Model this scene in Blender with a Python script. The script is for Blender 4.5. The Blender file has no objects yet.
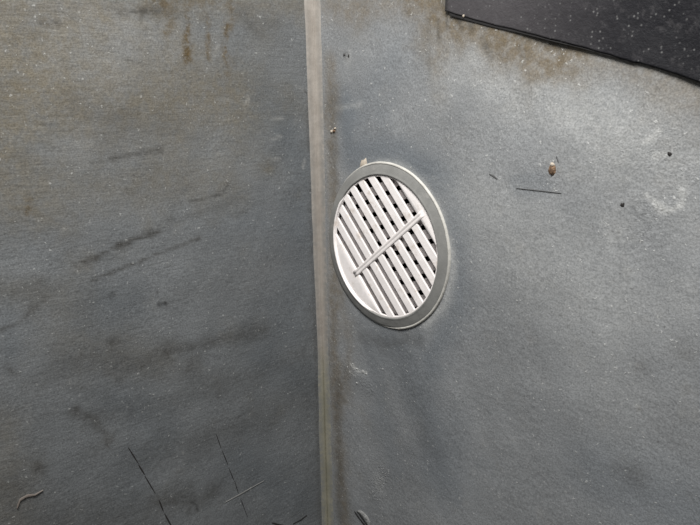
import bpy, bmesh, math, random
import numpy as np
from mathutils import Vector, Matrix
random.seed(4); rng = np.random.default_rng(7)
C = bpy.context.scene.collection
D = math.pi/180

# ------------------------------------------------------------ camera, world, lights, exposure
PITCH, ROLL, TH = 13.467*D, -1.0416*D, 47.664*D
FPX = 680.0
CX, CY = -0.01983, 0.44464                 # the corner line, seen from above
VU, VZ = 0.06052, -0.08643                 # vent centre: distance from the corner, height
FLOOR = -0.56
ZC = -FLOOR                                # camera height above the floor
r0 = np.array([1., 0, 0]); f0 = np.array([0, math.cos(PITCH), -math.sin(PITCH)]); u0 = np.array([0, math.sin(PITCH), math.cos(PITCH)])
cr = r0*math.cos(ROLL)+u0*math.sin(ROLL); cu = u0*math.cos(ROLL)-r0*math.sin(ROLL); cf = f0
cd = bpy.data.cameras.new('camera'); cam = bpy.data.objects.new('camera', cd); C.objects.link(cam)
cd.sensor_width = 36; cd.lens = 36*FPX/700; cd.clip_start = 0.01
cam.matrix_world = Matrix(((cr[0], cu[0], -cf[0], 0), (cr[1], cu[1], -cf[1], 0), (cr[2], cu[2], -cf[2], ZC), (0, 0, 0, 1)))
bpy.context.scene.camera = cam
vs = bpy.context.scene.view_settings
vs.view_transform = 'Standard'; vs.look = 'None'; vs.gamma = 1; vs.use_curve_mapping = False
vs.exposure = -0.10
W = bpy.data.worlds.new('overcast'); bpy.context.scene.world = W; W.use_nodes = True
wn = W.node_tree.nodes; wl = W.node_tree.links
tc = wn.new('ShaderNodeTexCoord'); sp = wn.new('ShaderNodeSeparateXYZ'); rp = wn.new('ShaderNodeValToRGB')
mr = wn.new('ShaderNodeMapRange'); mr.inputs[1].default_value = -1; mr.inputs[2].default_value = 1
wl.new(tc.outputs['Generated'], sp.inputs[0]); wl.new(sp.outputs[2], mr.inputs[0]); wl.new(mr.outputs[0], rp.inputs[0])
e = rp.color_ramp.elements
e[0].position = 0.46; e[0].color = (.015, .015, .016, 1); e[1].position = 1; e[1].color = (.95, .98, 1.0, 1)
e2 = rp.color_ramp.elements.new(0.56); e2.color = (.30, .31, .325, 1)
wl.new(rp.outputs[0], wn['Background'].inputs[0]); wn['Background'].inputs[1].default_value = 0.42

def area(name, loc, target, size, power, color):
    l = bpy.data.lights.new(name, 'AREA'); l.shape = 'DISK'; l.size = size; l.energy = power; l.color = color
    o = bpy.data.objects.new(name, l); C.objects.link(o); o.location = loc
    o.rotation_euler = (Vector(target)-Vector(loc)).to_track_quat('-Z', 'Y').to_euler()
    return o
area('top_fill_lamp', (-0.05, 0.03, ZC+0.45), (0.08, 0.40, ZC+0.03), 0.26, 8.0, (1, .99, .97))  # added unseen lamp above: bright top, falling off towards the bottom

# ------------------------------------------------------------ frames of the two walls
dR = np.array([math.cos(TH), -math.sin(TH), 0]); nR = np.array([-math.sin(TH), -math.cos(TH), 0])
dL = np.array([-math.sin(TH), -math.cos(TH), 0]); nL = np.array([math.cos(TH), -math.sin(TH), 0])
FR = {'R': (dR, nR), 'L': (dL, nL)}
MATR = {}
for k, (d, n) in FR.items():
    s = -1 if k == 'R' else 1                  # local +Y is the wall's inward normal times s
    MATR[k] = Matrix(((d[0], s*n[0], 0, CX), (d[1], s*n[1], 0, CY), (0, 0, 1, 0), (0, 0, 0, 1)))
SY = {'R': -1, 'L': 1}

def uz(side, px, py):
    """point of the flat wall (metres from the corner, height) along a sight line"""
    d, n = FR[side]
    v = cf+cr*((px-350)/FPX)-cu*((py-262.5)/FPX)
    c = np.array([CX, CY, 0.])
    t = (c@n)/(v@n); P = v*t
    return float((P-c)@d), float(P[2]+ZC)

def relief(side, u, z):
    """gentle waviness of the sheet, metres towards the viewer"""
    u = np.asarray(u, float); z = np.asarray(z, float)
    k = 1.0 if side == 'L' else 0.8
    h = .0007*np.sin(23*u+1.3)*np.sin(19*z+.4)+.0004*np.sin(61*u+22*z)+.0003*np.sin(47*z-70*u+2)
    h += .00018*np.sin(160*z+90*u)*np.sin(130*u-40*z)
    if side == 'R':
        d = np.hypot(u-VU, z-(VZ+ZC)); h = h*np.clip((d-.047)/.03, 0, 1)
    return h*k*np.clip(u/.02, 0, 1)

def W3(side, u, z, h=0.0):
    """wall-local coordinates"""
    return Vector((float(u), SY[side]*float(h), float(z)))

# ------------------------------------------------------------ node helpers
def mat(name):
    m = bpy.data.materials.new(name); m.use_nodes = True
    return m, m.node_tree.nodes, m.node_tree.links, m.node_tree.nodes['Principled BSDF']
def mixc(n, l, fac, a, b, mode='MIX'):
    x = n.new('ShaderNodeMix'); x.data_type = 'RGBA'; x.blend_type = mode
    for sock, v in ((x.inputs[0], fac), (x.inputs[6], a), (x.inputs[7], b)):
        if isinstance(v, (int, float)): sock.default_value = v
        elif isinstance(v, tuple): sock.default_value = (*v, 1)
        else: l.new(v, sock)
    return x.outputs[2]
def ramp(n, l, src, p0, p1, a=0., b=1.):
    x = n.new('ShaderNodeMapRange'); x.interpolation_type = 'SMOOTHSTEP'
    l.new(src, x.inputs[0])
    for i, v in enumerate((p0, p1, a, b)): x.inputs[i+1].default_value = v
    return x.outputs[0]
def noise(n, l, vec, scale, detail=3, rough=.5, stretch=None, rot=None):
    if stretch or rot:
        mp = n.new('ShaderNodeMapping'); l.new(vec, mp.inputs[0])
        if rot: mp.inputs['Rotation'].default_value = rot
        if stretch: mp.inputs['Scale'].default_value = stretch
        vec = mp.outputs[0]
    x = n.new('ShaderNodeTexNoise'); l.new(vec, x.inputs['Vector'])
    x.inputs['Scale'].default_value = scale; x.inputs['Detail'].default_value = detail; x.inputs['Roughness'].default_value = rough
    return x.outputs[0]
def math_(n, l, op, a, b):
    x = n.new('ShaderNodeMath'); x.operation = op
    for s, v in ((x.inputs[0], a), (x.inputs[1], b)):
        if isinstance(v, (int, float)): s.default_value = v
        else: l.new(v, s)
    return x.outputs[0]
def attr(n, name):
    x = n.new('ShaderNodeAttribute'); x.attribute_name = name; return x.outputs['Fac']
def bump(n, l, h, strength, dist, prev=None):
    x = n.new('ShaderNodeBump'); l.new(h, x.inputs['Height']); x.inputs['Strength'].default_value = strength
    x.inputs['Distance'].default_value = dist
    if prev: l.new(prev, x.inputs['Normal'])
    return x.outputs[0]

def wall_material(side):
    m, n, l, b = mat('painted_sheet_'+side)
    oc = n.new('ShaderNodeTexCoord').outputs['Object']
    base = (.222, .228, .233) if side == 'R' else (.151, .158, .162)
    big = noise(n, l, oc, 11, 4, .6)
    c = mixc(n, l, ramp(n, l, big, .35, .7), tuple(v*.92 for v in base), tuple(v*1.08 for v in base))
    mid = noise(n, l, oc, 60, 5, .65)
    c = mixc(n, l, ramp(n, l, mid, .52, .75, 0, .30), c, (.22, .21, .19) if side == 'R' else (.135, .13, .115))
    # blotches in attributes
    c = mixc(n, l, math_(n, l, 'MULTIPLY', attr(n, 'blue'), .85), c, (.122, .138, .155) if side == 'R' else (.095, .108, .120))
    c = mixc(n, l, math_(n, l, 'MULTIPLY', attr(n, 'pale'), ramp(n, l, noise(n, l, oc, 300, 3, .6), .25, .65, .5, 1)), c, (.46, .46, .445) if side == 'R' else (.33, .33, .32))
    gr = noise(n, l, oc, 170, 5, .7)
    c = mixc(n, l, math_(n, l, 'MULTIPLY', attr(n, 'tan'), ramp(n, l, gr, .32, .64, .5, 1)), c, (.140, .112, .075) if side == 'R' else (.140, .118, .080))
    c = mixc(n, l, math_(n, l, 'MULTIPLY', attr(n, 'rust'), ramp(n, l, gr, .4, .6, .2, 1)), c, (.085, .058, .024))
    c = mixc(n, l, math_(n, l, 'MULTIPLY', attr(n, 'grime'), ramp(n, l, noise(n, l, oc, 230, 4, .7), .3, .6, .45, 1)), c, (.050, .047, .042))
    c = mixc(n, l, attr(n, 'ink'), c, (.012, .011, .010))
    # grain of the brushed coat
    if side == 'L':
        st = noise(n, l, oc, 60, 6, .75, (1, 1, 9), (0, -14*D, 0))
        c = mixc(n, l, ramp(n, l, st, .50, .72, 0, .34), c, (.062, .060, .055))
        c = mixc(n, l, ramp(n, l, st, .48, .28, 0, .22), c, (.21, .213, .21))
    else:
        st = noise(n, l, oc, 130, 5, .7, (3.2, 1, 1))
        c = mixc(n, l, ramp(n, l, st, .45, .25, 0, .12), c, (.34, .35, .36))
        c = mixc(n, l, ramp(n, l, st, .55, .75, 0, .18), c, (.14, .145, .15))
    # fine grain of the coat
    g1 = noise(n, l, oc, 1150, 2, .6)
    gk = n.new('ShaderNodeCombineColor'); gv_ = ramp(n, l, g1, .28, .72, .80, 1.20)
    for i in range(3): l.new(gv_, gk.inputs[i])
    c = mixc(n, l, 1.0, c, gk.outputs[0], 'MULTIPLY')
    # pale and dark specks
    wv = n.new('ShaderNodeVectorMath'); wv.operation = 'MULTIPLY_ADD'
    nw = n.new('ShaderNodeTexNoise'); l.new(oc, nw.inputs['Vector']); nw.inputs['Scale'].default_value = 600
    l.new(nw.outputs[1], wv.inputs[0]); wv.inputs[1].default_value = (.0034, .0034, .0034); l.new(oc, wv.inputs[2])
    vo = n.new('ShaderNodeTexVoronoi'); l.new(wv.outputs[0], vo.inputs['Vector']); vo.inputs['Scale'].default_value = 480
    sx = n.new('ShaderNodeSeparateColor'); l.new(vo.outputs['Color'], sx.inputs[0])
    spk = math_(n, l, 'MULTIPLY', ramp(n, l, vo.outputs['Distance'], .33, .12), ramp(n, l, sx.outputs[0], .80, .98))
    c = mixc(n, l, math_(n, l, 'MULTIPLY', spk, .55 if side == 'R' else .38), c, (.55, .55, .53))
    spd = math_(n, l, 'MULTIPLY', ramp(n, l, vo.outputs['Distance'], .30, .1), ramp(n, l, sx.outputs[1], .955, .965))
    c = mixc(n, l, math_(n, l, 'MULTIPLY', spd, .4), c, (.05, .048, .045))
    l.new(c, b.inputs['Base Color'])
    rr = ramp(n, l, mid, .3, .7, .42, .62); l.new(rr, b.inputs['Roughness'])
    b.inputs['Specular IOR Level'].default_value = .42
    h1 = noise(n, l, oc, 420, 4, .6); h2 = noise(n, l, oc, 110, 4, .55)
    nb = bump(n, l, h2, .38, .0012)
    nb = bump(n, l, h1, .42 if side == 'R' else .34, .0006, nb)
    nb = bump(n, l, math_(n, l, 'MULTIPLY', attr(n, 'rough'), noise(n, l, oc, 620, 3, .6)), .8, .0008, nb)
    nb = bump(n, l, spk, .35, .0003, nb)
    if side == 'L': nb = bump(n, l, st, .38, .0006, nb)
    l.new(nb, b.inputs['Normal'])
    return m

def simple(name, col, rough=.5, var=.12, nscale=200, bs=.2, bd=.0004, dirt=None, spec=.4, stretch=None):
    m, n, l, b = mat(name)
    oc = n.new('ShaderNodeTexCoord').outputs['Object']
    x = noise(n, l, oc, nscale, 4, .6, stretch)
    c = mixc(n, l, ramp(n, l, x, .3, .7), tuple(v*(1-var) for v in col), tuple(min(1, v*(1+var)) for v in col))
    if dirt:
        y = noise(n, l, oc, dirt[1], 4, .65)
        c = mixc(n, l, ramp(n, l, y, dirt[2], dirt[2]+.18, 0, dirt[3]), c, dirt[0])
    l.new(c, b.inputs['Base Color']); b.inputs['Roughness'].default_value = rough
    b.inputs['Specular IOR Level'].default_value = spec
    l.new(bump(n, l, noise(n, l, oc, nscale*1.7, 3, .6), bs, bd), b.inputs['Normal'])
    return m
M_ring = simple('ring_paint', (.212, .210, .200), .42, .10, 90, .35, .0006, ((.32, .31, .29), 160, .55, .5))
M_edge = simple('worn_lit_edge', (.46, .445, .41), .5, .12, 250, .4, .0005, ((.32, .31, .29), 120, .55, .7))
M_plas = simple('white_plastic', (.86, .81, .79), .38, .05, 120, .25, .0004, ((.50, .42, .35), 130, .53, .55), .5)
M_bar = simple('bar_plastic', (.74, .695, .675), .45, .06, 150, .25, .0004)
M_rear = simple('grey_plastic', (.33, .305, .30), .5, .10, 160, .2, .0003, ((.16, .15, .14), 90, .58, .6))
M_duct_shade = simple('duct_and_shade_dark', (.014, .013, .013), .8)
M_ink = simple('scratch_and_slit_dark', (.020, .018, .017), .8)
M_white = simple('pale_scratch', (.22, .216, .208), .6)
M_curl = simple('lifted_paint', (.15, .128, .112), .6)
M_faint = simple('faint_scratch', (.085, .085, .085), .8)
M_tan = simple('tan_filler', (.40, .345, .28), .7, .15, 400, .5, .0006)
M_rust = simple('rusty_chip', (.16, .10, .06), .8, .5, 700, .6, .0008)
M_flake = simple('paint_flake', (.21, .21, .205), .6, .25, 500, .8, .001)
M_smear = simple('white_smear', (.38, .38, .37), .6, .25, 900, .6, .0006)
M_floor = simple('dark_ground', (.07, .068, .064), .8, .3, 30, .5, .002)

# ------------------------------------------------------------ mesh helpers
def obj(name, me, m, parent=None, smooth=True, mw=None):
    if isinstance(me, bmesh.types.BMesh):
        bm = me; me = bpy.data.meshes.new(name); bmesh.ops.recalc_face_normals(bm, faces=bm.faces); bm.to_mesh(me); bm.free()
    if m: me.materials.append(m)
    for p in me.polygons: p.use_smooth = smooth
    o = bpy.data.objects.new(name, me); C.objects.link(o)
    if mw is not None: o.matrix_world = mw
    if parent: o.parent = parent
    return o
def tag(o, label=None, cat=None, group=None, kind=None):
    for k, v in (('label', label), ('category', cat), ('group', group), ('kind', kind)):
        if v: o[k] = v
    return o

# ------------------------------------------------------------ the two walls
def seg_dist(U, Z, pts):
    d = np.full(U.shape, 9.)
    if len(pts) == 1: return np.hypot(U-pts[0][0], Z-pts[0][1])
    for (a, b), (c, e_) in zip(pts[:-1], pts[1:]):
        vx, vz = c-a, e_-b; L = vx*vx+vz*vz+1e-12
        t = np.clip(((U-a)*vx+(Z-b)*vz)/L, 0, 1)
        d = np.minimum(d, np.hypot(U-a-t*vx, Z-b-t*vz))
    return d
def vnoise(U, Z, cell, seed):
    r = np.random.default_rng(seed); G = r.random((256, 256))
    out = np.zeros(U.shape); amp = 1; tot = 0
    for o in range(4):
        x = U/cell+31.7*o; z = Z/cell+17.3*o
        i = np.floor(x).astype(int); j = np.floor(z).astype(int); a = x-i; b = z-j
        a = a*a*(3-2*a); b = b*b*(3-2*b)
        g = lambda p, q: G[p % 256, q % 256]
        out += amp*((g(i, j)*(1-a)+g(i+1, j)*a)*(1-b)+(g(i, j+1)*(1-a)+g(i+1, j+1)*a)*b)
        tot += amp; amp *= .55; cell /= 2.1
    return out/tot
# stains and painted-on glow: (channel, polyline as seen on the sheet, half-width mm, strength)
ST_R = [
 ('tan', [(415, -10), (450, 10), (500, 27), (560, 42)], 13, .9), ('tan', [(455, 25), (500, 45), (560, 55)], 8, .6), ('tan', [(560, 45), (640, 70), (705, 92)], 12, .50),
 ('tan', [(400, -30), (440, -10), (520, 10)], 24, .7),
 ('grime', [(447, 8), (500, 25), (560, 41)], 3.5, .6), ('grime', [(482, 36), (492, 56)], 2.0, .5), ('grime', [(438, 20), (439, 38)], 1.5, .5),
 ('grime', [(428, 20), (429, 75)], 1.6, .22), ('grime', [(447, 15), (448, 26)], 1.2, .6), ('grime', [(462, 20), (463, 30)], 1.2, .5), ('grime', [(470, 24), (474, 32)], 1.5, .5),
 ('grime', [(520, 45), (523, 60)], 2, .25), ('grime', [(505, 60), (530, 110)], 3, .10),
 ('tan', [(330, 60), (333, 200), (334, 360), (345, 525)], 6.5, .60), ('tan', [(338, 290), (350, 345), (345, 400)], 6, .35),
 ('tan', [(330, -5), (360, 10)], 12, .45), ('tan', [(335, 15), (390, 5)], 10, .3),
 ('grime', [(332, 90), (335, 180)], 3.0, .22), ('grime', [(338, 380), (340, 525)], 3.5, .28),
 ('blue', [(345, 110), (350, 150), (400, 150), (440, 180)], 13, .75), ('blue', [(385, 165), (430, 170)], 6, .5),
 ('blue', [(455, 220), (462, 300), (430, 360)], 10, .6), ('blue', [(400, 345), (430, 420), (440, 470)], 20, .60), ('blue', [(360, 110), (395, 60)], 16, .4),
 ('blue', [(370, 350), (395, 470)], 10, .35), ('blue', [(600, 470), (690, 515)], 22, .5), ('blue', [(560, 20), (600, 90)], 16, .12),
 ('grime', [(400, 345), (420, 410), (425, 440)], 14, .17), ('grime', [(360, 335), (385, 345), (420, 338)], 4, .28),
 ('grime', [(618, 470), (635, 475)], 5, .30), ('grime', [(684, 350)], 6, .25), ('grime', [(643, 368)], 5, .18),
 ('pale', [(475, 60), (560, 90), (620, 130)], 24, .30), ('pale', [(480, 200), (540, 260), (620, 300)], 26, .26), ('pale', [(600, 110), (690, 200)], 20, .20),
 ('pale', [(490, 100), (560, 120)], 12, .15), ('pale', [(600, 350), (620, 420)], 24, .12),
 ('pale', [(450, 240), (453, 270), (444, 305), (425, 325)], 3.2, .50), ('pale', [(380, 162), (400, 164), (425, 182), (442, 215)], 2.2, .35),  # soft glow around the ring painted on the sheet, with smeared paint
 ('pale', [(333, 200), (331, 260), (340, 300)], 2.2, .25), ('pale', [(455, 192), (430, 178), (438, 178)], .9, .15),
 ('pale', [(646, 195), (657, 206), (668, 211), (681, 206), (682, 188)], 1.1, .85), ('pale', [(660, 207), (674, 212)], 1.6, .35), ('pale', [(645, 143), (660, 131)], 1.3, .55), ('pale', [(655, 156), (668, 155)], .9, .5),
 ('rough', [(650, 200), (670, 205), (682, 180), (660, 165)], 9, .55), ('rough', [(640, 150), (670, 130)], 7, .4), ('rough', [(650, 215), (645, 235)], 7, .5),
 ('pale', [(351, 364), (358, 371), (366, 373)], 1.0, .9), ('pale', [(350, 372), (356, 376)], 1.2, .5), ('rough', [(350, 368), (362, 378), (370, 388)], 6, 1), ('rough', [(378, 482), (374, 492), (382, 470)], 8, 1), ('pale', [(378, 478), (380, 490)], 5, .25),
 ('rough', [(480, 60), (490, 90), (520, 110)], 14, .35), ('rough', [(460, 130), (520, 150), (600, 160)], 16, .3), ('rough', [(540, 170), (552, 180)], 6, .4),
 ('pale', [(637, 404), (638, 408)], .8, .8), ('grime', [(639, 409)], .9, .6), ('pale', [(507, 381)], 1, .5),
 ('blue', [(515, 180), (545, 178), (548, 188), (520, 190)], 3, .4), ('grime', [(498, 190), (508, 181)], .8, .18),
 ('grime', [(346, 55)], 2.2, .55), ('pale', [(348, 60), (350, 52)], 2.5, .30), ('pale', [(335, 108), (360, 105)], 1.2, .3), ('grime', [(334, 131)], 1.5, .4),
 ('pale', [(310, 60), (330, 180), (330, 340)], 1.5, .2),
]
ST_L = [
 ('tan', [(-20, 110), (60, 90), (160, 100), (230, 95)], 36, .60), ('tan', [(-20, 10), (120, -5), (300, 0)], 16, .50), ('tan', [(-10, 0), (10, 80), (0, 150)], 14, .45),
 ('tan', [(0, 95), (50, 90), (75, 120)], 9, .35), ('tan', [(15, 205), (35, 210)], 7, .45), ('tan', [(20, 190), (150, 185), (225, 180)], 16, .38),
 ('tan', [(120, 115), (200, 85), (235, 105)], 8, .22), ('grime', [(85, 110), (130, 125), (105, 135)], 9, .18), ('tan', [(0, 290), (30, 290), (60, 300)], 10, .25),
 ('rust', [(188, 22), (188, 60)], 2.3, .95), ('rust', [(187, 50), (189, 58)], 1.6, .9), ('rust', [(227, 26), (226, 58)], 2.2, .95), ('rust', [(209, 22), (208, 58)], 2.0, .6), ('rust', [(228, 56), (227, 75)], 1.6, .35),
 ('rust', [(165, 4), (170, 38)], 2.8, .40), ('rust', [(165, 33)], 1.2, 1), ('rust', [(232, 0), (232, 30)], 2, .45), ('rust', [(45, 22), (48, 23)], 1.2, .7), ('rust', [(188, 4), (188, 28)], 2, .25),
 ('rust', [(27, 205), (27, 215)], 2, .45), ('rust', [(150, 0), (225, 2)], 4, .3),
 ('grime', [(118, 13), (140, 12), (158, 11)], 1.0, .6), ('grime', [(105, 10), (180, 14)], 3, .2), ('grime', [(0, 8), (70, 10)], 4, .18), ('grime', [(240, 12), (258, 30), (275, 22)], 7, .30), ('grime', [(40, 23), (60, 22)], 1.2, .5),
 ('grime', [(90, 163), (115, 157), (160, 150)], 1.0, .45), ('grime', [(75, 265), (98, 256), (120, 244), (160, 232)], 1.0, .65), ('grime', [(92, 280), (130, 265), (200, 238)], .9, .6), ('grime', [(190, 202), (222, 194), (228, 184)], 1.0, .55),
 ('grime', [(0, 330), (20, 322), (45, 300)], 1.3, .45), ('grime', [(0, 292), (40, 283)], 6, .25), ('grime', [(230, 215), (245, 212)], .8, .3), ('grime', [(120, 244), (170, 222), (240, 200)], 2.2, .22),
 ('grime', [(165, 352), (200, 345), (262, 330)], 5, .42), ('grime', [(125, 365), (150, 362)], 6, .30), ('grime', [(185, 370), (195, 360)], 4, .30), ('grime', [(160, 372), (215, 378)], 9, .20),
 ('grime', [(100, 418), (150, 410), (240, 380), (300, 355)], 9, .20), ('grime', [(72, 412), (95, 420), (110, 440)], 3, .4), ('grime', [(95, 450), (110, 440)], 4, .3), ('grime', [(75, 408)], 1.8, .5),
 ('grime', [(110, 160), (112, 161)], 1.5, .5), ('grime', [(110, 342), (112, 341)], 1.8, .6), ('grime', [(83, 352), (82, 357)], 1, .5), ('grime', [(166, 352), (168, 353)], 2, .55), ('grime', [(10, 370), (14, 373)], 2.0, .5), ('grime', [(37, 462), (40, 470)], 2.5, .45),
 ('grime', [(170, 300), (300, 250)], 8, .10), ('grime', [(150, 455), (200, 440), (300, 400)], 12, .25), ('grime', [(160, 500), (185, 498), (197, 505), (215, 490)], 6, .42), ('ink', [(190, 500), (196, 505), (197, 510)], .6, .6),
 ('grime', [(0, 400), (40, 380), (100, 370)], 10, .10), ('tan', [(0, 430), (10, 520)], 14, .35), ('grime', [(0, 500), (60, 520), (150, 520)], 16, .32), ('tan', [(60, 340), (160, 360)], 12, .22), ('grime', [(40, 380), (55, 360), (85, 358)], 7, .16),
 ('ink', [(112, 293), (111, 297)], .5, .55), ('ink', [(159, 303), (160, 305)], .6, .9), ('ink', [(165, 303), (166, 304)], .6, .9), ('grime', [(116, 294)], .8, .6), ('grime', [(157, 292), (157, 297)], .5, .6),
 ('blue', [(240, 60), (270, 110), (300, 160), (300, 230)], 16, .55), ('blue', [(240, 215), (300, 240), (290, 330)], 22, .45), ('blue', [(95, 320), (130, 300)], 14, .35), ('blue', [(60, 180), (30, 240)], 8, .15),
 ('blue', [(240, 100), (290, 130)], 10, .3), ('blue', [(120, 400), (160, 430)], 14, .4), ('blue', [(130, 490), (140, 460)], 12, .35), ('blue', [(20, 140), (60, 130)], 10, .2), ('blue', [(5, 305), (10, 350)], 8, .35),
 ('blue', [(240, 460), (300, 500)], 16, .4), ('blue', [(260, 360), (310, 380)], 12, .45),
 ('pale', [(90, 60), (110, 75), (130, 68)], 8, .16), ('pale', [(60, 30), (140, 40), (180, 45)], 14, .18), ('pale', [(245, 108), (249, 97)], .7, .75), ('pale', [(272, 120), (283, 118)], .8, .55), ('pale', [(271, 140), (281, 136)], 1.0, .6), ('pale', [(268, 160), (280, 158)], .6, .35),
 ('pale', [(215, 55), (220, 45)], .9, .5), ('pale', [(62, 229), (67, 227)], .8, .6), ('pale', [(232, 207)], .8, .8), ('pale', [(176, 233)], .8, .7), ('pale', [(123, 365)], .8, .7), ('pale', [(183, 453)], .7, .6), ('pale', [(295, 85), (308, 93)], .6, .5), ('pale', [(303, 168), (305, 160)], .8, .6),
 ('pale', [(215, 101), (230, 101)], .9, .35), ('pale', [(0, 30), (5, 37)], 1.2, .5), ('pale', [(80, 130), (130, 40)], 18, .1), ('pale', [(100, 62), (108, 60)], 1, .3),
 ('grime', [(308, 100), (309, 150)], 1.2, .4), ('grime', [(311, 180), (315, 340), (320, 525)], 2.2, .30), ('ink', [(305, 91), (306, 93)], .7, .8),
]
def make_wall(side, stains, name, label):
    step = .0015
    us = np.arange(0, .62+step, step); zs = np.arange(FLOOR+ZC, ZC+.42, step*1.05)
    # keep the fine grid where the photograph looks, coarser beyond
    lim = .46; us = np.concatenate([us[us <= lim], np.arange(lim+.01, .80, .01)])
    zl, zh = ZC-.36, ZC+.20
    zs = np.concatenate([np.arange(0, zl, .01), np.arange(zl, zh, step), np.arange(zh+.01, ZC+.42, .01)])
    U, Z = np.meshgrid(us, zs); nu, nz = len(us), len(zs)
    if side == 'R':
        d = np.hypot(U-VU, Z-(VZ+ZC))
    H = relief(side, U, Z)
    ch = {k: np.zeros(U.shape) for k in ('tan', 'rust', 'grime', 'blue', 'pale', 'rough', 'ink')}
    n1 = vnoise(U, Z, .020, 1); n2 = vnoise(U, Z, .006, 2)
    # raised, smeared ground under the rough patches
    for c, pts, w, s in stains:
        q = [uz(side, *p) for p in pts]
        w = w*.001
        x0 = min(p[0] for p in q)-3*w; x1 = max(p[0] for p in q)+3*w; z0 = min(p[1] for p in q)-3*w; z1 = max(p[1] for p in q)+3*w
        i0, i1 = np.searchsorted(us, [x0, x1]); j0, j1 = np.searchsorted(zs, [z0, z1])
        if i1 <= i0 or j1 <= j0: continue
        S = (slice(j0, j1), slice(i0, i1))
        dd = seg_dist(U[S], Z[S], q)
        nn = n1[S] if w > .004 else n2[S]
        dd = dd*(1+.75*(nn-.5)*2)+(n2[S]-.5)*min(w*.9, .004)
        if side == 'L' and c in ('grime', 'rust'): s = min(1, s*1.35)
        if side == 'R' and c in ('tan', 'grime'): s = min(1, s*1.15)
        v = s*np.exp(-(np.maximum(dd, 0)/max(w, .0008))**2)
        ch[c][S] = 1-(1-ch[c][S])*(1-np.clip(v, 0, 1))
    H = H+ch['rough']*.00022*(n2-.4)*2
    Y = SY[side]*H
    co = np.stack([U, Y, Z], -1).reshape(-1, 3)
    idx = np.arange(nu*nz).reshape(nz, nu)
    a, b, c_, e_ = idx[:-1, :-1], idx[:-1, 1:], idx[1:, 1:], idx[1:, :-1]
    F = np.stack([a, b, c_, e_], -1) if side == 'R' else np.stack([a, e_, c_, b], -1)
    if side == 'R':
        keep = (np.hypot((U-VU), (Z-(VZ+ZC))) > .0440)
        k = keep[:-1, :-1] & keep[:-1, 1:] & keep[1:, 1:] & keep[1:, :-1]
        F = F[k]
    F = F.reshape(-1, 4)
    me = bpy.data.meshes.new(name); me.from_pydata(co.tolist(), [], F.tolist())
    for k, v in ch.items():
        at = me.attributes.new(k, 'FLOAT', 'POINT'); at.data.foreach_set('value', v.reshape(-1).astype(np.float32))
    o = obj(name, me, wall_material(side), mw=MATR[side])
    so = o.modifiers.new('thickness', 'SOLIDIFY'); so.thickness = .004; so.offset = -1
    o['kind'] = 'structure'; o['label'] = label
    return o
wall_right = make_wall('R', ST_R, 'wall_right', 'grey painted wall sheet with round vent, right of the seam')
wall_left = make_wall('L', ST_L, 'wall_left', 'grey streaked and rust-stained wall sheet left of the seam')

bm = bmesh.new()
fl = [bm.verts.new(p) for p in ((-1.2, -1.0, 0), (1.2, -1.0, 0), (1.2, 0.70, 0), (-1.2, 0.70, 0))]
top = bm.faces.new(fl); r_ = bmesh.ops.extrude_face_region(bm, geom=[top])
for v in r_['geom']:
    if isinstance(v, bmesh.types.BMVert): v.co.z = -.02
tag(obj('floor', bm, M_floor, smooth=False), kind='structure')

# ------------------------------------------------------------ the sealant seam in the corner
m, n, l, b = mat('corner_sealant')
oc = n.new('ShaderNodeTexCoord').outputs['Object']
lo = attr(n, 'low'); gv = attr(n, 'groove')
c = mixc(n, l, ramp(n, l, noise(n, l, oc, 120, 4, .6), .3, .7), (.255, .228, .200), (.315, .286, .255))
c2 = mixc(n, l, ramp(n, l, noise(n, l, oc, 90, 4, .6), .3, .7), (.195, .185, .140), (.265, .248, .188))
c = mixc(n, l, lo, c, c2)
c = mixc(n, l, gv, c, (.085, .083, .050))
c = mixc(n, l, math_(n, l, 'MULTIPLY', attr(n, 'edge'), ramp(n, l, noise(n, l, oc, 400, 3, .6), .35, .6, .35, 1)), c, (.165, .166, .160))
l.new(c, b.inputs['Base Color']); b.inputs['Roughness'].default_value = .55
l.new(bump(n, l, noise(n, l, oc, 500, 3, .6), .3, .0004), b.inputs['Normal'])
zs = np.arange(.02, ZC+.42, .0025); bm = bmesh.new()
la = {k: bm.verts.layers.float.new(k) for k in ('low', 'groove', 'edge')}
zt, zb = uz('R', 322, 330)[1], uz('R', 325, 385)[1]
z1 = uz('R', 318, 0)[1]; z2 = uz('R', 322, 230)[1]
PN = 15; rows = []
wob = vnoise(zs, zs*0, .03, 5)-.5; wob2 = vnoise(zs, zs*0+9, .02, 6)-.5
for i, z in enumerate(zs):
    t = float(np.clip((zt-z)/(zt-zb), 0, 1)); t = t*t*(3-2*t)           # 0 = flat filler above, 1 = grooved below
    up = float(np.clip((z-z2)/(z1-z2), 0, 1.2))
    wL = .0062+.0014*up+.0014*wob[i]; wR = .0072+.0004*up+.0016*wob2[i]
    row = []
    for j in range(PN):
        s = -1+2*j/(PN-1)
        # concave fillet across the corner: from the left sheet round to the right sheet
        a = abs(s); w = wL if s < 0 else wR
        u = w*a**1.25; h = .0018*(1-a)**1.1+.0007*math.exp(-((a-.8)/.18)**2)*(.25+.5*t)+.0005*math.exp(-((a-.45)/.2)**2)*t*1.8
        if a == 1: h = -.0006
        h -= t*.0010*math.exp(-(s/.22)**2)
        P = (dL if s < 0 else dR)*u+(nL if s < 0 else nR)*h
        if s == 0: P = (nL+nR)*.7071*(.0022*(1-t)+.0006)
        v = bm.verts.new((CX+P[0], CY+P[1], z)); v[la['low']] = t
        v[la['groove']] = t*.75*math.exp(-(s/.20)**2); v[la['edge']] = min(1, max(0, (a-.40)/.50))*((.95 if s > 0 else .6+.35*t)*(1-.55*min(up, 1)))
        row.append(v)
    rows.append(row)
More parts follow.
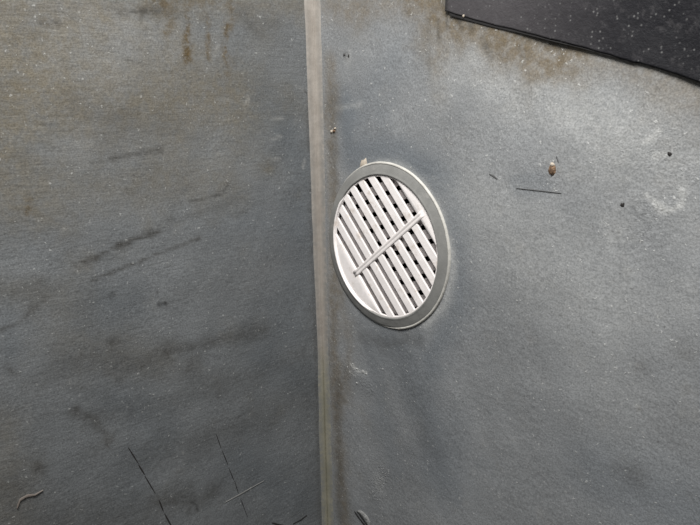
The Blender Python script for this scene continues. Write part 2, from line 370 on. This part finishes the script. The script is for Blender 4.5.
for r1, r2 in zip(rows[:-1], rows[1:]):
    for j in range(PN-1): bm.faces.new((r1[j], r1[j+1], r2[j+1], r2[j]))
tag(obj('trim_1', bm, m), 'beige sealant bead in the corner, turning olive and grooved below', kind='structure')

# ------------------------------------------------------------ marks that sit on the sheets (children of their wall)
def ribbon(side, name, pts, width, mt, label=None, lift=.0002, tip=.3, thick=.00015, jag=.25, seg=4):
    """thin raised or cut line that follows the relief of the sheet"""
    q = [uz(side, *p) for p in pts]; Q = []
    for (a, b) in zip(q[:-1], q[1:]):
        for k in range(seg): t = k/seg; Q.append((a[0]+(b[0]-a[0])*t, a[1]+(b[1]-a[1])*t))
    Q.append(q[-1]); bm = bmesh.new(); R = []
    for i, p in enumerate(Q):
        a = Q[max(i-1, 0)]; c = Q[min(i+1, len(Q)-1)]; dx, dz = c[0]-a[0], c[1]-a[1]; L = math.hypot(dx, dz) or 1
        nx, nz_ = -dz/L, dx/L
        e_ = i/(len(Q)-1); w = width*.5*(tip+(1-tip)*math.sin(math.pi*min(max(e_, .02), .98))**.5)*(1+jag*random.uniform(-1, 1))
        h = float(relief(side, *p))
        R.append([bm.verts.new(W3(side, p[0]+nx*w*s, p[1]+nz_*w*s, h+lift+(thick if s == 0 else -.0001))) for s in (-1, 0, 1)])
    for a, b in zip(R[:-1], R[1:]):
        for j in range(2): bm.faces.new((a[j], a[j+1], b[j+1], b[j]))
    o = obj(name, bm, mt, wall_left if side == 'L' else wall_right)
    if label: o['label'] = label
    return o
def lump(side, name, px, py, wx, wz, h, mt, label=None, rot=0, n_=11, seed=0, jag=.3):
    """low irregular crumb of filler, rust or paint"""
    r = random.Random(seed+int(px*7+py)); u, z = uz(side, px, py); bm = bmesh.new()
    hc = float(relief(side, u, z)); ctr = bm.verts.new(W3(side, u+r.uniform(-.2, .2)*wx, z, hc+h)); ringv = []
    for ring_i, (f_, hh) in enumerate(((.55, .8), (1, -.15))):
        row = []
        for k in range(n_):
            a = 2*math.pi*k/n_; g = f_*(1+jag*r.uniform(-1, 1)); x, y = wx*g*math.cos(a), wz*g*math.sin(a)
            x, y = x*math.cos(rot)-y*math.sin(rot), x*math.sin(rot)+y*math.cos(rot)
            row.append(bm.verts.new(W3(side, u+x, z+y, float(relief(side, u+x, z+y))+h*hh*(1+.3*r.uniform(-1, 1)))))
        ringv.append(row)
    for k in range(n_):
        k2 = (k+1) % n_; bm.faces.new((ctr, ringv[0][k], ringv[0][k2])); bm.faces.new((ringv[0][k], ringv[1][k], ringv[1][k2], ringv[0][k2]))
    o = obj(name, bm, mt, wall_left if side == 'L' else wall_right)
    if label: o['label'] = label
    return o
# dashed dark scratches, lower left
for a, b in (((129, 448), (139, 464)), ((139, 465), (145, 475)), ((145, 476), (155, 493)), ((159, 500), (163, 511)), ((164, 513), (171, 526))):
    ribbon('L', 'scratch', (a, b), .0008, M_ink)
for a, b in (((216, 434), (221, 448)), ((222, 450), (228, 465)), ((229, 468), (234, 480)), ((235, 481), (239, 494)), ((241, 499), (248, 517))):
    ribbon('L', 'scratch', (a, b), .0005, M_ink)
ribbon('L', 'scratch', ((225, 503), (240, 495), (264, 481)), .0009, M_white, 'long pale scratch')
ribbon('L', 'scratch', ((272, 523), (279, 525), (290, 527)), .0012, M_ink)
ribbon('L', 'scratch', ((293, 524), (301, 520), (307, 515)), .0012, M_ink)
ribbon('L', 'paint_curl', ((17, 508), (20, 500), (27, 496), (35, 495), (43, 490)), .0016, M_curl, 'curved pale curl of lifted paint', lift=.0004, thick=.0005, tip=.1)
# right sheet
ribbon('R', 'scratch', ((517, 188), (535, 190), (562, 193)), .0006, M_faint, tip=.1)
ribbon('R', 'scratch', ((490, 174), (494, 176), (498, 179)), .0012, M_faint, tip=.5)
for p in ((669, 154), (622, 205)): lump('R', 'pit', *p, .0011, .0010, .0003, M_ink)
lump('R', 'rust_chip', 553, 170, .0020, .0026, .0010, M_rust, 'small rusty chip with a pale rim'); lump('R', 'filler_crumb', 553, 164.5, .0014, .0013, .0009, M_tan, seed=3)
ribbon('R', 'scratch', ((557, 156), (559, 162)), .0007, M_faint)
lump('R', 'rust_chip', 334, 131, .0014, .0011, .0010, M_rust, seed=2); lump('R', 'filler_crumb', 331.5, 131.5, .0010, .0012, .001, M_tan, seed=5); lump('R', 'filler_crumb', 335, 128.5, .0009, .0007, .001, M_tan, seed=6)
lump('R', 'pit', 344, 55, .0010, .0008, .0004, M_ink); lump('R', 'pit', 348.5, 56, .0007, .0010, .0004, M_ink, seed=2)
# peeled flake at the lower edge with a dark slit beneath it
def flake():
    bm = bmesh.new(); q = [((357.5, 510.5), (360.5, 509.5)), ((360, 514), (365, 512.5)), ((363, 518.5), (368.5, 517)), ((366, 523), (370.5, 522)), ((369, 528), (371, 528))]
    A, B = [], []
    for i, (p, r_) in enumerate(q):
        u, z = uz('R', *p); A.append(bm.verts.new(W3('R', u, z, float(relief('R', u, z))+.0008)))
        u2, z2_ = uz('R', *r_); B.append(bm.verts.new(W3('R', (u+u2)/2, (z+z2_)/2, float(relief('R', u, z))+.0007)))
    E = [bm.verts.new(W3('R', *uz('R', *r_), float(relief('R', *uz('R', *r_)))-.0002)) for _, r_ in q]
    for i in range(len(q)-1): bm.faces.new((A[i], A[i+1], B[i+1], B[i])); bm.faces.new((B[i], B[i+1], E[i+1], E[i]))
    o = obj('paint_flake', bm, M_flake, wall_right); o['label'] = 'lifted paint flake with a dark slit under its edge'
    so = o.modifiers.new('thick', 'SOLIDIFY'); so.thickness = .0004
flake()
ribbon('R', 'scratch', ((355, 511), (359, 517), (364, 524), (367, 527)), .0016, M_ink, tip=.35, lift=.0005)  # dark ribbon painting the shadow slit along the flake's edge
for k, (px, py, a, c_) in enumerate(((353, 364, .0009, .0007), (357, 369, .0011, .0008), (363, 372, .0014, .0012), (366, 374, .0009, .0009), (350, 372, .0008, .0006), (357, 383, .0009, .0006), (348, 367, .0006, .0007), (383, 369, .0006, .0006))):
    lump('R', 'paint_speck', px, py, a, c_, .0004, M_smear, jag=.6, seed=k)
for k in range(26):
    lump('R', 'paint_speck', 379+random.gauss(0, 7), 482+random.gauss(0, 8), random.uniform(.0004, .0008), random.uniform(.0003, .0006), .0003, M_flake, seed=k+20, n_=7)

# ------------------------------------------------------------ black flap over the upper right
m, n, l, b = mat('black_rubber')
oc = n.new('ShaderNodeTexCoord').outputs['Object']
c = mixc(n, l, ramp(n, l, noise(n, l, oc, 14, 4, .6), .3, .7), (.006, .006, .008), (.014, .0135, .016))
c = mixc(n, l, ramp(n, l, attr(n, 'sheen'), 0, 1, 0, .8), c, (.066, .061, .064))  # grey sheen painted into the colour, fading towards the right
c = mixc(n, l, ramp(n, l, noise(n, l, oc, 260, 4, .7), .52, .72, 0, .30), c, (.08, .076, .078))
vo = n.new('ShaderNodeTexVoronoi'); l.new(oc, vo.inputs['Vector']); vo.inputs['Scale'].default_value = 560
sx = n.new('ShaderNodeSeparateColor'); l.new(vo.outputs['Color'], sx.inputs[0])
spk = math_(n, l, 'MULTIPLY', ramp(n, l, vo.outputs['Distance'], .36, .1), ramp(n, l, sx.outputs[0], .60, .95))
c = mixc(n, l, math_(n, l, 'MULTIPLY', spk, .5), c, (.20, .20, .195))
l.new(c, b.inputs['Base Color']); l.new(ramp(n, l, noise(n, l, oc, 60, 3, .6), .3, .7, .40, .6), b.inputs['Roughness'])
b.inputs['Specular IOR Level'].default_value = .35
l.new(bump(n, l, noise(n, l, oc, 300, 4, .7), .5, .0008), b.inputs['Normal'])
M_rub = m
low = [(445, 11), (463, 16.5), (490, 24), (520, 31), (550, 39), (580, 46.5), (610, 55), (632, 62), (640, 63), (670, 72), (700, 82.5), (760, 102), (840, 130)]
H0, TK = .0007, .0009                       # gap to the sheet, thickness of the flap
bm = bmesh.new(); sheen_lay = bm.verts.layers.float.new('sheen'); cols = []
def flap_uz(px, py):                        # the edge's place on its own plane, in front of the sheet
    d, nn = FR['R']; v = cf+cr*((px-350)/FPX)-cu*((py-262.5)/FPX); c0 = np.array([CX, CY, 0.])+nn*(H0+TK)
    t = (c0@nn)/(v@nn); P = v*t; return float((P-c0)@d), float(P[2]+ZC)
L = []
for a, b_ in zip(low[:-1], low[1:]):
    for k in range(4): t = k/4; L.append((a[0]+(b_[0]-a[0])*t, a[1]+(b_[1]-a[1])*t))
L.append(low[-1])
q0 = flap_uz(*low[0])
for i, p in enumerate(L):
    u, z = flap_uz(*p); z += .00010*math.sin(i*1.9)
    ub = u; col = []
    for j, dz in enumerate((0, .0008, .003, .008, .015, .03, .05, .08, .12, .18)):
        bulge = .0005*math.sin(u*26)*min(1, dz/.03)
        v = bm.verts.new(W3('R', ub+.03*dz*max(0, 1-i/8), z+dz, H0+TK+bulge))
        v[sheen_lay] = max(0, min(1, 1.25-(u-q0[0])/.085))*1.0; col.append(v)
    cols.append(col)
for c1, c2 in zip(cols[:-1], cols[1:]):
    for j in range(9): bm.faces.new((c1[j], c2[j], c2[j+1], c1[j+1]))
flap_root = bpy.data.objects.new('rubber_flap', None); C.objects.link(flap_root)
flap_root.matrix_world = MATR['R'] @ Matrix.Translation(W3('R', q0[0], q0[1], 0))
tag(flap_root, 'black speckled rubber flap with a straight lower edge covering the top right corner', 'flap')
o = obj('flap_sheet', bm, M_rub, flap_root, smooth=True); o.matrix_parent_inverse = flap_root.matrix_world.inverted() @ MATR['R']
so = o.modifiers.new('thick', 'SOLIDIFY'); so.thickness = TK; so.offset = -1
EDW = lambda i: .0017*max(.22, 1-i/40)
# dark strip behind the sheet, standing in for the shadow line under its edge
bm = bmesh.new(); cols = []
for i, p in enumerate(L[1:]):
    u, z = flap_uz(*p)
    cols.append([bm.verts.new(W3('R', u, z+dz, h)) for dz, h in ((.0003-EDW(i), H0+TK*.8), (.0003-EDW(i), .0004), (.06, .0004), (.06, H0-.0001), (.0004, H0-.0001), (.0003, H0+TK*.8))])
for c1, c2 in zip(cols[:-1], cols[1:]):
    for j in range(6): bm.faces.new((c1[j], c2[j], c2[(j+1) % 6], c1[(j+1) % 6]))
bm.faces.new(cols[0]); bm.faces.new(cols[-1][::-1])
o = obj('shadow_strip', bm, M_duct_shade, flap_root, smooth=False); o.matrix_parent_inverse = flap_root.matrix_world.inverted() @ MATR['R']
o['label'] = 'dark strip painting the shadow line under the flap edge'
# pale crumb caught on the flap's edge
bm = bmesh.new(); bmesh.ops.create_icosphere(bm, subdivisions=2, radius=.0006)
u, z = flap_uz(463.5, 16)
for v in bm.verts: v.co = Vector((v.co.x*1.0, v.co.y*.7, v.co.z*1.3))*(1+.2*random.uniform(-1, 1)); v.co += W3('R', u, z, H0+TK)
o = obj('filler_crumb', bm, M_tan, flap_root); o.matrix_parent_inverse = flap_root.matrix_world.inverted() @ MATR['R']
o['label'] = 'pale crumb on the lower edge'

# ------------------------------------------------------------ the round vent
vent = bpy.data.objects.new('round_vent', None); C.objects.link(vent)
vent.matrix_world = MATR['R'] @ Matrix.Translation((VU, 0, VZ+ZC))
tag(vent, 'round white slotted plastic vent in a grey ring on the right-hand wall beside the seam', 'vent')
def V(a, b_, h): return Vector((a, -h, b_))                 # vent frame: across, up, out
def lathe(name, prof, mt, N=128, a0=0, a1=360, wob=0):
    bm = bmesh.new(); full = abs(a1-a0) >= 360; rows = []
    K = N if full else N+1
    for k in range(K):
        a = (a0+(a1-a0)*k/N)*D; w = 1+wob*(.6*math.sin(5*a+1)+.4*math.sin(11*a+2)+.3*math.sin(23*a))
        tp = 1 if full else min(1, .15+6*min(k, N-k)/N)
        if full: rows.append([bm.verts.new(V(r*w*math.cos(a), r*w*math.sin(a), h)) for r, h in prof])
        else:
            rc = sum(p[0] for p in prof)/len(prof)
            rows.append([bm.verts.new(V((rc+(r-rc)*tp)*w*math.cos(a), (rc+(r-rc)*tp)*w*math.sin(a), h*tp)) for r, h in prof])
    for k in range(K if full else K-1):
        r1, r2 = rows[k], rows[(k+1) % K]
        for j in range(len(prof)-1): bm.faces.new((r1[j], r1[j+1], r2[j+1], r2[j]))
    return obj(name, bm, mt, vent)
HF = .0026                                                    # height of the ring's inner lip
RI = .0434
lathe('ring', [(.0503, -.0012), (.0502, .0003), (.0497, .0009), (.0488, .0011), (.0470, .0018), (.0454, .0020), (.0443, .0024), (.0438, HF), (RI, HF-.0002), (RI-.0002, HF-.0008), (RI-.0002, -.003)], M_ring, wob=.002)
lathe('ring_edge', [(.0509, -.0006), (.0508, .0006), (.0504, .0011), (.0499, .0012), (.0494, .0010), (.0492, .0)], M_edge, a0=-108, a1=142, wob=.002)['label'] = 'cream worn outer edge of the ring, highlight painted in'  # worn rim and its highlight, both painted as one pale arc
lathe('inner_lip', [(RI+.0006, HF-.0006), (RI+.0005, HF+.0001), (RI-.0001, HF+.0003), (RI-.0008, HF), (RI-.0009, HF-.0012)], M_plas, a0=128, a1=268)['label'] = 'bright white edge of the grille'
A = 42*D; E1 = np.array([math.cos(A), math.sin(A)]); E2 = np.array([-math.sin(A), math.cos(A)])
OFF = .0030
def ST(s, t, h, e1=E1, e2=E2):
    p = e1*(s+OFF)+e2*t; return V(p[0], p[1], h)
PIT, SL = .0088, .0036; RP = .0436; PT = HF-.0009; TH_ = .0013
edges = [(k-3.5)*PIT for k in range(8)]
def bar(name, s0, s1, r, top, thick, e1, e2, mt, bev=.0003, cut=None, cuts=9, c=(0, 0), sag=0, R=None):
    """one slat: a bar between two chords of the disc, with rounded shoulders; its ends follow the circle"""
    bm = bmesh.new(); prof = [(s0+.0002, -thick), (s0, -bev*1.2), (s0+bev*.35, -bev*.35), (s0+bev*1.2, 0), (s1-bev*1.2, 0), (s1-bev*.35, -bev*.35), (s1, -bev*1.2), (s1-.0002, -thick)]
    rows = []
    for i in range(cuts+1):
        q = -1+2*i/cuts; row = []
        for s, h in prof:
            lim = math.sqrt(max(r*r-(s+OFF)**2, 1e-8)); row.append(bm.verts.new(ST(s, q*lim, top+h-sag*(1-q*q), e1, e2)))
        rows.append(row)
    for a, b_ in zip(rows[:-1], rows[1:]):
        for j in range(len(prof)): bm.faces.new((a[j], a[(j+1) % 8], b_[(j+1) % 8], b_[j]))
    bm.faces.new(rows[0]); bm.faces.new(rows[-1][::-1])
    return obj(name, bm, mt, vent, smooth=False)
for k in range(7):
    bar('slat', edges[k]+SL/2, edges[k+1]-SL/2, RP-.0005, PT+random.uniform(-.0001, .0001), TH_, E1, E2, M_plas)
# solid crescents outside the slotted field and the rim joining them: the face plate
def segment(bm, s_edge, sign, r, top, thick, e1, e2):
    half = math.sqrt(r*r-(s_edge+OFF)**2); ph = math.atan2(half, abs(s_edge+OFF)); N = 28; T, B = [], []
    arc = [(sign*r*math.cos(-ph+2*ph*i/N)-OFF, r*math.sin(-ph+2*ph*i/N)) for i in range(N+1)]
    cen = [(s_edge, (-1+2*i/N)*half) for i in range(N+1)]
    rows = []
    for i in range(N+1):
        row = []
        for f_ in (0, .06, .3, .6, .85, 1):
            s = cen[i][0]+(arc[i][0]-cen[i][0])*f_; t = cen[i][1]+(arc[i][1]-cen[i][1])*f_
            h = top-(.0004 if f_ == 0 else 0)-.0012*max(0, f_-.5)**1.5*(1)
            row.append(bm.verts.new(ST(s, t, h, e1, e2)))
        row.append(bm.verts.new(ST(*arc[i], top-thick, e1, e2))); row.append(bm.verts.new(ST(cen[i][0], cen[i][1], top-thick, e1, e2)))
        rows.append(row)
    for a, b_ in zip(rows[:-1], rows[1:]):
        for j in range(8): bm.faces.new((a[j], a[(j+1) % 8], b_[(j+1) % 8], b_[j]))
bm = bmesh.new()
segment(bm, edges[7]+SL/2, 1, RP, PT, TH_, E1, E2); segment(bm, edges[0]-SL/2, -1, RP, PT, TH_, E1, E2)
N = 120; pr = [(RP-.0014, PT-.0002), (RP-.0010, PT), (RP, PT), (RP, PT-TH_), (RP-.0014, PT-TH_)]
rows = [[bm.verts.new(V(r*math.cos(2*math.pi*k/N), r*math.sin(2*math.pi*k/N), h)) for r, h in pr] for k in range(N)]
for k in range(N):
    r1, r2 = rows[k], rows[(k+1) % N]
    for j in range(5): bm.faces.new((r1[j], r1[(j+1) % 5], r2[(j+1) % 5], r2[j]))
obj('face_plate', bm, M_plas, vent)
# crossbar: flat bar with two fine ridges along it
bm = bmesh.new(); X1 = np.array([math.cos(38.5*D), math.sin(38.5*D)]); X2 = np.array([-X1[1], X1[0]])
pc = [(-.0020, -.0026), (-.0020, -.0001), (-.0017, .0002), (-.0007, .00025), (-.0003, 0), (.0003, 0), (.0007, .00025), (.0017, .0002), (.0020, -.0001), (.0020, -.0026)]
rows = []
for i in range(25):
    s = -.0360+.0730*i/24; rows.append([bm.verts.new(ST(s, t-.0010, PT+.0001+h, X1, X2)) for t, h in pc])
for a, b_ in zip(rows[:-1], rows[1:]):
    for j in range(10): bm.faces.new((a[j], a[(j+1) % 10], b_[(j+1) % 10], b_[j]))
bm.faces.new(rows[0]); bm.faces.new(rows[-1][::-1])
obj('crossbar', bm, M_bar, vent)
# rear shutter: the same slotted disc turned so its slots cross the front ones
A2 = (112)*D; G1 = np.array([math.cos(A2), math.sin(A2)]); G2 = np.array([-math.sin(A2), math.cos(A2)])
PR = PT-TH_-.0012; RS = .0425
def rear_bar(s0, s1, k):
    o = bar('shutter_slat', s0, s1, RS, PR, .0018, G1, G2, M_rear, bev=.0003, cuts=6)
    return o
for k in range(-5, 5):
    s0 = k*PIT+.0014; s1 = (k+1)*PIT-.0014
    s0 = max(s0, -RS-OFF+.002); s1 = min(s1, RS-OFF-.002)
    if s1-s0 > .001: rear_bar(s0, s1, k)
# solid part of the shutter showing through the left-hand slots
bm = bmesh.new(); segment(bm, -.0110, -1, RS, PR+.0003, .0018, E1, E2)
obj('shutter_plate', bm, M_rear, vent)
lathe('duct', [(.0421, .0005), (.0421, -.040), (.0421, -.045), (.020, -.045), (.0001, -.045)], M_duct_shade, 64)
# tan dab of filler above the ring and a crumb under it
def dab(name, px0, poly, h, mt, label):
    bm = bmesh.new(); q = [uz('R', *p) for p in poly]; cu_ = sum(p[0] for p in q)/len(q); cz = sum(p[1] for p in q)/len(q)
    o_ = [bm.verts.new(W3('R', *p, -.0002)) for p in q]; i_ = [bm.verts.new(W3('R', cu_+(p[0]-cu_)*.8, cz+(p[1]-cz)*.8, h)) for p in q]
    bm.faces.new(i_)
    for k in range(len(q)): k2 = (k+1) % len(q); bm.faces.new((o_[k], o_[k2], i_[k2], i_[k]))
    o = obj(name, bm, mt, wall_right); o['label'] = label; return o
dab('filler_dab', 0, [(359.5, 172), (360, 166), (361.5, 160), (364, 159.5), (366, 157.5), (367, 162), (366.5, 170)], .0006, M_tan, 'tan dab of filler above the vent ring')
lump('R', 'filler_crumb', 399, 329, .0022, .0006, .0008, M_tan, seed=8)
